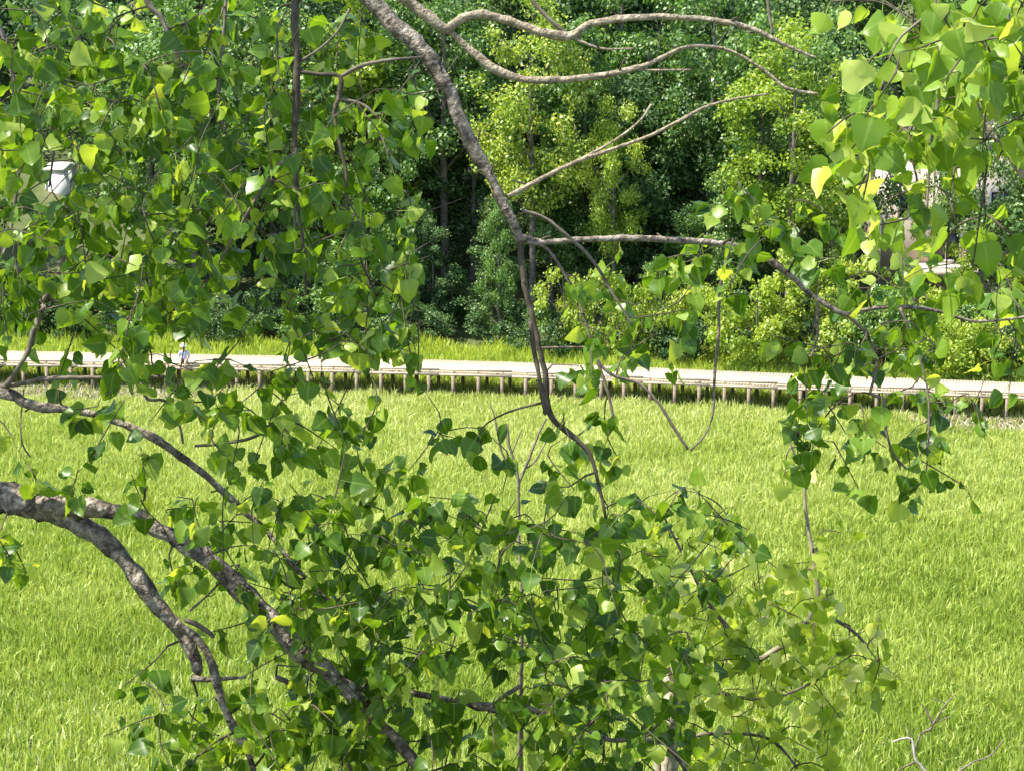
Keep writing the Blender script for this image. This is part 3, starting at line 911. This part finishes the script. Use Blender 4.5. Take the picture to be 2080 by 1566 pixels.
# upper limb and its forks
B([(-1290, -700, 60), (-700, -640, 50), (0, -450, 38), (450, -230, 30), (700, -60, 25), (745, -10, 23), (800, 50, 22), (850, 90, 21), (890, 150, 20), (925, 215, 19), (955, 290, 16), (990, 350, 14), (1020, 410, 12), (1045, 460, 11), (1057, 492, 9)], D)
B([(1050, 475, 9), (1057, 500, 9),
   (1064, 560, 8), (1078, 630, 7), (1092, 700, 7), (1108, 760, 7), (1112, 830, 8), (1130, 860, 7), (1165, 890, 7), (1195, 920, 6), (1210, 960, 5), (1225, 1020, 4), (1236, 1080, 3.5), (1250, 1120, 3)], D, mat=M_TWIG)
B([(1076, 650, 6), (1084, 700, 6), (1096, 770, 6), (1108, 838, 7)], D - 0.05, mat=M_TWIG)
B([(1050, 480, 9), (1080, 492, 10), (1120, 495, 9), (1200, 485, 8), (1300, 485, 8), (1400, 490, 8), (1480, 497, 8), (1540, 515, 8), (1600, 555, 8), (1650, 600, 8), (1715, 637, 7), (1770, 628, 5), (1830, 625, 5), (1900, 632, 4), (1980, 652, 4), (2090, 643, 3)], D)
B([(1035, 400, 7), (1100, 365, 6), (1170, 330, 6), (1240, 305, 5), (1320, 275, 4), (1400, 235, 5), (1440, 215, 4), (1500, 200, 3), (1560, 192, 2)], D, mat=M_BARKSUN)
B([(1170, 330, 4), (1250, 285, 3), (1300, 245, 3), (1322, 212, 3)], D + 0.02, mat=M_BARKSUN)
B([(640, -110, 20), (740, -60, 18), (800, -15, 17), (840, 12, 15), (880, 42, 13), (907, 60, 12), (928, 42, 10), (970, 28, 10), (1020, 38, 10), (1070, 58, 10), (1120, 74, 10), (1160, 78, 11), (1190, 56, 9), (1240, 43, 9), (1320, 36, 8), (1400, 36, 7), (1470, 42, 7), (1530, 60, 6), (1590, 90, 5), (1655, 117, 4)], D - 0.25, mat=M_BARKSUN)
B([(905, 58, 9), (945, 98, 9), (1000, 140, 10), (1060, 160, 9), (1120, 162, 9), (1200, 155, 8), (1280, 140, 7), (1350, 115, 6), (1390, 97, 4), (1450, 96, 4), (1500, 112, 4), (1560, 150, 4), (1600, 180, 4), (1660, 192, 3)], D - 0.25, mat=M_BARKSUN)
B([(1275, 143, 3), (1340, 143, 3), (1405, 142, 2)], D - 0.25, mat=M_BARKSUN)
B([(1165, 80, 5), (1195, 92, 3), (1230, 100, 3), (1290, 98, 2)], D - 0.25, mat=M_BARKSUN)
B([(1160, 76, 6), (1120, 40, 5), (1085, 0, 5), (1060, -60, 5)], D - 0.2)
B([(1555, -60, 5), (1562, 20, 4), (1572, 70, 4)], D - 0.2)
B([(420, -245, 14), (560, -180, 12), (598, -30, 10), (602, 60, 10), (605, 130, 11), (603, 220, 8), (600, 300, 6), (605, 370, 5), (608, 430, 4), (615, 500, 4), (622, 600, 3)], D - 0.1, mat=M_TWIG)
B([(602, 300, 5), (598, 400, 4), (601, 520, 3)], D - 0.1)
B([(606, 145, 7), (650, 152, 5), (690, 156, 6), (692, 190, 7), (680, 230, 6), (690, 290, 5), (705, 350, 4), (710, 430, 4), (730, 520, 3), (765, 600, 3)], D - 0.1, mat=M_TWIG)
B([(688, 158, 5), (740, 132, 5), (800, 122, 4), (860, 116, 3)], D - 0.1)
B([(690, 200, 5), (740, 215, 4), (780, 260, 4), (796, 320, 3), (792, 390, 2)], D - 0.1)
B([(612, 125, 4), (650, 100, 4), (685, 65, 3), (708, 20, 3)], D - 0.1)
B([(470, -230, 5), (455, 60, 4), (445, 200, 4), (457, 268, 3)], D - 0.2)
B([(300, -350, 12), (290, -40, 8), (330, 40, 6), (345, 75, 5), (380, 160, 3)], D + 0.1)
B([(150, -420, 14), (120, -60, 10), (155, 60, 7), (160, 140, 6), (120, 250, 4), (100, 380, 3)], D + 0.3)
B([(-100, -460, 14), (-40, -80, 9), (20, 120, 6), (40, 300, 5), (20, 480, 4), (-20, 560, 3)], D + 0.1)
B([(600, 310, 4), (560, 345, 4), (520, 405, 4), (480, 475, 4), (430, 560, 3)], D - 0.1)
# dangling twigs to the right of the fork
B([(1482, 500, 5), (1470, 550, 4), (1461, 600, 4), (1460, 680, 4), (1452, 760, 4), (1448, 840, 3), (1430, 885, 3), (1402, 914, 3)], D)
B([(1060, 430, 5), (1100, 440, 4), (1140, 470, 4), (1200, 525, 4), (1240, 590, 4), (1285, 660, 3)], D - 0.05)
B([(1070, 492, 5), (1110, 505, 4), (1160, 580, 4), (1190, 650, 4), (1210, 725, 4), (1240, 760, 4), (1300, 780, 4), (1340, 820, 4), (1370, 870, 4), (1397, 912, 3)], D - 0.03)
B([(1212, 728, 4), (1235, 800, 4), (1246, 850, 3)], D - 0.03)
B([(1090, 708, 4), (1150, 706, 3), (1205, 706, 2)], D)
B([(1660, 606, 4), (1660, 680, 3), (1648, 725, 3)], D)
B([(1715, 636, 5), (1760, 680, 4), (1780, 740, 4), (1768, 800, 4), (1795, 810, 4), (1800, 870, 4), (1815, 920, 3), (1842, 952, 3)], D - 0.02)
B([(1830, 626, 4), (1860, 700, 3), (1885, 790, 3), (1888, 870, 3), (1880, 970, 2)], D - 0.02)
# limbs of the crown above the frame
for k in range(9):
    az = k * 2.4 + 0.3; z0 = zb + 5.2 + k * 0.85; L = 3.6 - 0.2 * k
    c, s = math.cos(az), math.sin(az)
    cw.branch([[TX, TY, z0, 0.09 - 0.006 * k], [TX + c * L * .4, TY + s * L * .4, z0 + .7, 0.06 - .004 * k], [TX + c * L, TY + s * L, z0 + 1.1, 0.015]], 'branch', 8, 0.05, step=0.08)
cw.start_skel()
a, b = 7.0, 8.3
R = [(0, 0, 300, 210, 85, a, b), (300, 0, 600, 210, 70, a, b), (0, 200, 280, 440, 75, a, b), (280, 200, 570, 450, 80, a, b), (120, 430, 430, 650, 90, a, b), (0, 430, 120, 560, 20, a, b), (0, 560, 130, 640, 8, a, b),
     (600, 0, 740, 120, 14, a, b), (620, 110, 850, 320, 30, 7.2, 7.9), (480, 260, 720, 480, 30, a, b), (690, 400, 850, 700, 75, 7.2, 7.9), (520, 580, 700, 700, 14, a, b),
     (230, 640, 640, 750, 36, 7.2, 8), (290, 740, 560, 830, 17, 7.2, 8), (560, 690, 830, 830, 34, 7.2, 8), (400, 770, 760, 900, 24, 7.2, 8),
     (250, 890, 620, 1050, 32, 7.2, 8), (40, 890, 210, 1010, 15, 7.2, 7.8), (0, 860, 20, 900, 2, 7.4, 7.8), (0, 1060, 50, 1150, 8, 7.2, 7.6), (110, 770, 240, 880, 5, 7.5, 7.9),
     (600, 880, 780, 1010, 18, 7.2, 8), (620, 990, 860, 1200, 58, 7.2, 8), (830, 860, 950, 1060, 18, 7.3, 7.8), (940, 800, 1230, 960, 24, 7.3, 7.8), (960, 960, 1260, 1070, 20, 7.3, 7.8), (1140, 880, 1240, 1050, 10, 7.3, 7.7),
     (430, 1040, 640, 1200, 36, 7.2, 8), (560, 1180, 900, 1330, 75, 7.2, 8.2), (470, 1250, 760, 1450, 60, 7.2, 7.9), (300, 1340, 480, 1500, 22, 7.2, 7.9), (320, 1480, 560, 1566, 22, 7.2, 7.9), (560, 1400, 1000, 1580, 85, 7.2, 8),
     (860, 1030, 1250, 1220, 85, 7.2, 8.2), (880, 1200, 1300, 1340, 66, 7.2, 8.2), (1060, 1260, 1420, 1480, 86, 7.2, 8.2), (1080, 1440, 1350, 1570, 40, 7.2, 8.2), (1260, 990, 1480, 1180, 34, 7.4, 8.2), (320, 1120, 370, 1180, 5, 7.4, 7.6),
     (1150, 520, 1420, 740, 32, 7.3, 7.9), (1400, 380, 1700, 540, 26, 7.3, 8), (1340, 490, 1420, 530, 4, 7.4, 7.7), (1700, 520, 2080, 720, 56, 7.2, 8), (1620, 690, 1770, 905, 34, 7.4, 7.8), (1850, 690, 1970, 800, 12, 7.4, 7.8), (1835, 830, 1905, 990, 12, 7.4, 7.7), (1110, 740, 1180, 800, 4, 7.5, 7.7),
     # above and beside the frame
     (-1100, -700, 0, -80, 130, 6.6, 8.6), (0, -600, 900, -60, 50, 6.2, 8.6), (-900, 0, -60, 700, 110, 6.8, 8.6), (-800, 700, -60, 1400, 40, 7, 8.2), (300, 1600, 1500, 1900, 60, 7.2, 8.2), (2100, 550, 2350, 750, 14, 7.3, 7.9)]
cw.rects(R, 0.058, per=7, face=0.25, mult=lambda x0, y0, x1, y1: 3.6 if (x1 <= 860 and y1 <= 700 and y0 >= 0) else (0.8 if y1 < 0 else (1.75 if 640 <= y0 and y1 <= 1070 and x1 < 1300 else 2.7)))
for k in range(60):                                        # crown above the frame
    az = random.uniform(0, 6.283); rr = random.uniform(0.8, 3.9); zz = zb + random.uniform(6.0, 13.0)
    cw.spray(np.array([TX + math.cos(az) * rr, TY + math.sin(az) * rr, zz]), 7, 0.072, 0.2)
cw.finish(300)

# ------------------------------------------------------------------ a second cottonwood, standing closer, reaching in from beside the frame
UX, UY = 2.7, 4.9
zu = float(terrain(UX, UY))
c2 = Plant('pale_cottonwood', (UX, UY, zu), 'closer cottonwood branch tips with larger leaves coloured pale yellow green to look sunlit', 'tree', M_BARK, M_LEAFSUN)
c2.branch([[UX, UY, zu - 0.4, 0.2], [UX, UY, zu + 0.3, 0.15], [UX - .06, UY, zu + 2, 0.12], [UX + .05, UY + .1, zu + 4, 0.08], [UX, UY, zu + 6, 0.02]], 'trunk', 14, 0.06, step=0.08)
c2.pxbranch([(3640, 260, 40), (3000, -60, 28), (2500, -160, 20), (2150, -170, 14), (1980, -110, 9), (1905, -20, 7), (1908, 110, 6), (1905, 200, 5), (1890, 300, 4), (1882, 430, 3)], 5.0)
c2.pxbranch([(1902, 20, 5), (1860, 50, 4), (1820, 90, 3), (1790, 180, 3)], 5.0)
c2.pxbranch([(3640, 500, 30), (2900, 380, 20), (2300, 420, 12), (2100, 375, 9), (2045, 318, 8), (2012, 272, 6), (1980, 200, 3)], 5.0, mat=M_BARKSUN)
c2.pxbranch([(2300, 420, 8), (2150, 455, 6), (2080, 492, 5), (2040, 516, 5), (1998, 542, 4)], 5.0)
c2.pxbranch([(2180, -165, 9), (2060, -60, 6), (2050, 80, 5), (2030, 180, 3)], 4.9)
c2.start_skel()
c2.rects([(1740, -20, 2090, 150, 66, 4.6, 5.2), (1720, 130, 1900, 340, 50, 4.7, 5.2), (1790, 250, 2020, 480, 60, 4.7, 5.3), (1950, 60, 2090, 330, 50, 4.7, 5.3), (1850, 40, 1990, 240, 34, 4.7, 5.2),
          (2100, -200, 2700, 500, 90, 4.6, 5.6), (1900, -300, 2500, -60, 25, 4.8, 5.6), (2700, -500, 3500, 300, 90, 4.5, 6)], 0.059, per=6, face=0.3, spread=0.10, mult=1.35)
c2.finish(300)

# ------------------------------------------------------------------ young poplar below, dead saplings
SX, SY = 0.75, 9.3
zs = float(terrain(SX, SY))
yp = Plant('young_poplar', (SX, SY, zs), 'young poplar with pale stem and small yellow green leaves rising below the cottonwood', 'tree', M_POP, M_LEAFB)
pts = [P(1345, 1600, 9.3), P(1338, 1520, 9.3), P(1350, 1440, 9.3)]
yp.branch([[SX - .12, SY, zs - .2, .045], [SX - .1, SY, zs + 1.0, .032], [*pts[0], .016], [*pts[1], .014], [*P(1420, 1400, 9.2), .013], [*P(1540, 1340, 9.1), .011], [*P(1625, 1280, 9.0), .011],
           [*P(1660, 1215, 9.0), .011], [*P(1650, 1140, 9.0), .009], [*P(1638, 1065, 9.0), .007], [*P(1634, 980, 9.0), .006], [*P(1625, 920, 9.0), .005], [*P(1612, 870, 9.0), .003]], 'trunk', 8, 0.05)
for pp in ([(1625, 1280, 7), (1580, 1245, 4), (1540, 1260, 3)], [(1650, 1240, 6), (1720, 1270, 5), (1760, 1310, 3)], [(1540, 1340, 7), (1450, 1240, 5), (1400, 1150, 4), (1350, 1050, 3)], [(1420, 1400, 7), (1560, 1420, 4), (1680, 1370, 3)],
           [(1345, 1515, 8), (1440, 1490, 5), (1560, 1500, 4), (1620, 1560, 3)], [(1380, 1420, 6), (1340, 1300, 5), (1300, 1190, 4)], [(1634, 985, 3), (1640, 950, 3), (1655, 900, 2)], [(1630, 960, 3), (1605, 900, 2)]):
    yp.pxbranch(pp, 9.05)
yp.start_skel()
yp.rects([(1400, 1040, 1560, 1220, 40, 8.7, 9.4), (1310, 1150, 1680, 1350, 95, 8.6, 9.4), (1400, 1300, 1790, 1420, 66, 8.6, 9.4), (1400, 1420, 1680, 1570, 50, 8.6, 9.4), (1625, 1070, 1690, 1300, 18, 8.8, 9.2), (1590, 860, 1650, 930, 6, 8.9, 9.1), (1720, 1260, 1790, 1350, 10, 8.8, 9.2), (1300, 1600, 1650, 1900, 40, 8.7, 9.3)], 0.055, per=6, spread=0.11, mult=2.4)
yp.finish(300)


def dead_sapling(name, base_px, base_y, branches, d, label, stem_mat=None):
    x, y = base_px, base_y
    z = float(terrain(x, y))
    dp = Plant(name, (x, y, z), label, 'dead sapling', M_DEAD, None)
    first = True
    for pp in branches:
        if first:
            pts = [[x, y, z - .2, .018]] + [[*P(p[0], p[1], d), p[2] * 0.6 / FPX * d] for p in pp]
            dp.branch(pts, 'stem', 7, 0.04, mat=stem_mat); first = False
        else:
            dp.pxbranch([(p[0], p[1], p[2] * 0.65) for p in pp], d)
    return dp


dead_sapling('dead_sapling', float(P(1890, 1600, 11.6)[0]), 11.4,
             [[(1920, 1640, 7), (1880, 1565, 6), (1860, 1540, 5), (1850, 1500, 4), (1815, 1505, 3)], [(1858, 1530, 4), (1870, 1490, 3), (1895, 1475, 5), (1880, 1440, 3), (1872, 1430, 2)], [(1893, 1474, 4), (1920, 1430, 3), (1940, 1410, 2)],
              [(1895, 1470, 3), (1930, 1455, 2)], [(1920, 1428, 2), (1895, 1418, 2)], [(1900, 1600, 5), (1970, 1550, 4), (2010, 1535, 3), (2040, 1500, 2)], [(1862, 1545, 4), (1830, 1560, 3), (1800, 1580, 2)], [(1850, 1510, 3), (1845, 1480, 2)]], 11.6,
             'bare bleached dead sapling with forked twigs against the open reeds')
dead_sapling('dead_sapling', float(P(1050, 1400, 10.4)[0]), 10.2,
             [[(1060, 1300, 6), (1055, 1120, 5), (1052, 1000, 5), (1050, 960, 5), (1035, 905, 5), (1030, 860, 3)], [(1052, 985, 5), (1075, 930, 5), (1095, 880, 4), (1110, 850, 3)], [(1050, 965, 4), (1020, 920, 4), (1005, 850, 3), (995, 820, 2)], [(1065, 950, 4), (1085, 940, 3), (1130, 860, 2)], [(1040, 920, 3), (1060, 870, 2)]], 10.4,
             'dead sapling with pale forked tips upright behind the drooping cottonwood twigs', M_TWIGB)

# ------------------------------------------------------------------ person seated on the edge of the boardwalk
def skin_mesh(name, verts, edges, radii, root=0, sub=2):
    me = bpy.data.meshes.new(name)
    me.from_pydata(verts, edges, [])
    o = bpy.data.objects.new(name, me)
    col.objects.link(o)
    sk = o.modifiers.new('skin', 'SKIN'); sk.use_smooth_shade = True
    ss = o.modifiers.new('sub', 'SUBSURF'); ss.levels = sub; ss.render_levels = sub
    for i, rd in enumerate(radii):
        r2 = rd if isinstance(rd, tuple) else (rd, rd)
        me.skin_vertices[0].data[i].radius = r2
        me.skin_vertices[0].data[i].use_root = (i == root)
    dg = bpy.context.evaluated_depsgraph_get()
    out = bpy.data.meshes.new_from_object(o.evaluated_get(dg))
    bpy.data.objects.remove(o); bpy.data.meshes.remove(me)
    out.name = name
    return out


def flat_mat(name, c, rough=0.8):
    return noise_mat(name, [(0.3, tuple(v * 0.88 for v in c)), (0.7, tuple(min(v * 1.08, 1) for v in c))], 14, 4, rough)


def person():
    sx = PX(379, 117.0)
    yn = float(np.interp(sx, NEAR[:, 0], NEAR[:, 1]))
    zseat = DECK_Z + 0.19
    e = empty('person', (sx, yn + 0.06, zseat), 0.0, 'person in white sun hat and pale lavender shirt seated on the boardwalk edge', 'person')
    V = []; E = []; Rr = []

    def chain(start, pts):
        prev = start
        idx = []
        for (x, y, z, r) in pts:
            V.append((x, y, z)); Rr.append(r); i = len(V) - 1
            if prev is not None: E.append((prev, i))
            prev = i; idx.append(i)
        return idx
    t = chain(None, [(0, 0.02, 0.09, 0.135), (0, 0.03, 0.25, 0.125), (0, 0.02, 0.42, 0.135), (0, 0.0, 0.53, 0.10), (0, -0.02, 0.60, 0.052), (0, -0.03, 0.67, 0.06), (0, -0.035, 0.76, 0.098), (0, -0.03, 0.85, 0.075)])
    for s in (-1, 1):
        a = chain(t[3], [(s * 0.17, 0.0, 0.51, 0.062), (s * 0.225, 0.03, 0.37, 0.05), (s * 0.25, 0.02, 0.24, 0.043), (s * 0.20, -0.12, 0.19, 0.036), (s * 0.15, -0.24, 0.165, 0.027), (s * 0.14, -0.30, 0.160, 0.03)])
        for f, (dx, ln) in enumerate(((-0.026, .05), (-0.009, .06), (0.009, .056), (0.026, .044))):
            chain(a[-1], [(s * 0.14 + dx, -0.335, 0.160, 0.0095), (s * 0.14 + dx, -0.335 - ln * .6, 0.150, 0.0085), (s * 0.14 + dx, -0.335 - ln, 0.128, 0.0075)])
        chain(a[-2], [(s * 0.14 - s * 0.035, -0.27, 0.155, 0.0105), (s * 0.14 - s * 0.05, -0.305, 0.150, 0.009)])
        chain(t[0], [(s * 0.10, -0.02, 0.075, 0.09), (s * 0.12, -0.22, 0.085, 0.078), (s * 0.12, -0.42, 0.08, 0.06), (s * 0.12, -0.46, -0.02, 0.055), (s * 0.12, -0.44, -0.2, 0.048), (s * 0.12, -0.43, -0.37, 0.033), (s * 0.12, -0.46, -0.43, 0.038), (s * 0.12, -0.55, -0.45, 0.032)])
    sm = flat_mat('skin', (0.52, 0.34, 0.25), 0.55)
    body = link('body', skin_mesh('body', V, E, Rr), sm, e)
    # face
    tb = Tubes(); tb.add([[0, -0.125, 0.755, 0.011], [0, -0.152, 0.735, 0.013], [0, -0.13, 0.728, 0.008]], 6); link('nose', tb.mesh('nose'), sm, e)
    dk = flat_mat('dark_eyes', (0.04, 0.03, 0.03), 0.3)
    for s in (-1, 1):
        tb = Tubes(); tb.add([[s * .034 - .012, -0.122, 0.765, .004], [s * .034, -0.128, 0.766, .008], [s * .034 + .012, -0.122, 0.765, .004]], 6); link('eye', tb.mesh('eye'), dk, e)
        tb = Tubes(); tb.add([[s * .092, -0.03, 0.72, .008], [s * .10, -0.02, 0.75, .016], [s * .094, -0.02, 0.785, .008]], 6); link('ear', tb.mesh('ear'), sm, e)
    tb = Tubes(); tb.add([[-.025, -0.118, 0.698, .004], [0, -0.126, 0.696, .007], [.025, -0.118, 0.698, .004]], 6); link('mouth', tb.mesh('mouth'), flat_mat('lips', (0.4, 0.17, 0.15), .5), e)
    # clothes
    V2 = [(0, 0.02, 0.10), (0, 0.03, 0.26), (0, 0.02, 0.42), (0, 0.0, 0.535)]; E2 = [(0, 1), (1, 2), (2, 3)]; R2 = [0.155, 0.145, 0.155, 0.105]
    for s in (-1, 1):
        n = len(V2)
        V2 += [(s * 0.17, 0.0, 0.515), (s * 0.225, 0.03, 0.375), (s * 0.245, 0.025, 0.27)]; R2 += [0.082, 0.072, 0.066]
        E2 += [(3, n), (n, n + 1), (n + 1, n + 2)]
    link('shirt', skin_mesh('shirt', V2, E2, R2), flat_mat('lavender_shirt', (0.58, 0.58, 0.78)), e)
    V3 = [(0, 0.02, 0.095), (0, 0.02, 0.16)]; E3 = [(0, 1)]; R3 = [0.15, 0.148]
    for s in (-1, 1):
        n = len(V3)
        V3 += [(s * 0.10, -0.02, 0.085), (s * 0.12, -0.22, 0.092), (s * 0.12, -0.38, 0.088)]; R3 += [0.105, 0.095, 0.084]
        E3 += [(0, n), (n, n + 1), (n + 1, n + 2)]
    link('shorts', skin_mesh('shorts', V3, E3, R3), flat_mat('plum_shorts', (0.16, 0.10, 0.15)), e)
    for s in (-1, 1):
        tb = Tubes(); tb.add(catmull([[s * .12, -.415, -.425, .042], [s * .12, -.47, -.452, .05], [s * .12, -.55, -.465, .046], [s * .12, -.60, -.47, .03]], 0.03), 8); link('shoe', tb.mesh('shoe'), flat_mat('dark_shoes', (0.06, 0.06, 0.07)), e)
    # hat: crown and brim turned about the vertical
    prof = [(0.19, 0.815), (0.195, 0.822), (0.125, 0.835), (0.112, 0.86), (0.108, 0.90), (0.09, 0.935), (0.05, 0.95), (0.0, 0.953)]
    hv = []; hq = []
    k = 20
    for r_, z_ in prof:
        for j in range(k):
            an = 2 * math.pi * j / k
            hv.append((r_ * math.cos(an), -0.03 + r_ * 1.1 * math.sin(an), z_ + 0.012 * math.cos(2 * an) * (r_ > .15)))
    for i in range(len(prof) - 1):
        for j in range(k):
            hq.append((i * k + j, i * k + (j + 1) % k, (i + 1) * k + (j + 1) % k, (i + 1) * k + j))
    link('sun_hat', mesh_np('sun_hat', np.array(hv), np.array(hq), True), flat_mat('white_cotton', (0.8, 0.8, 0.78)), e)


person()
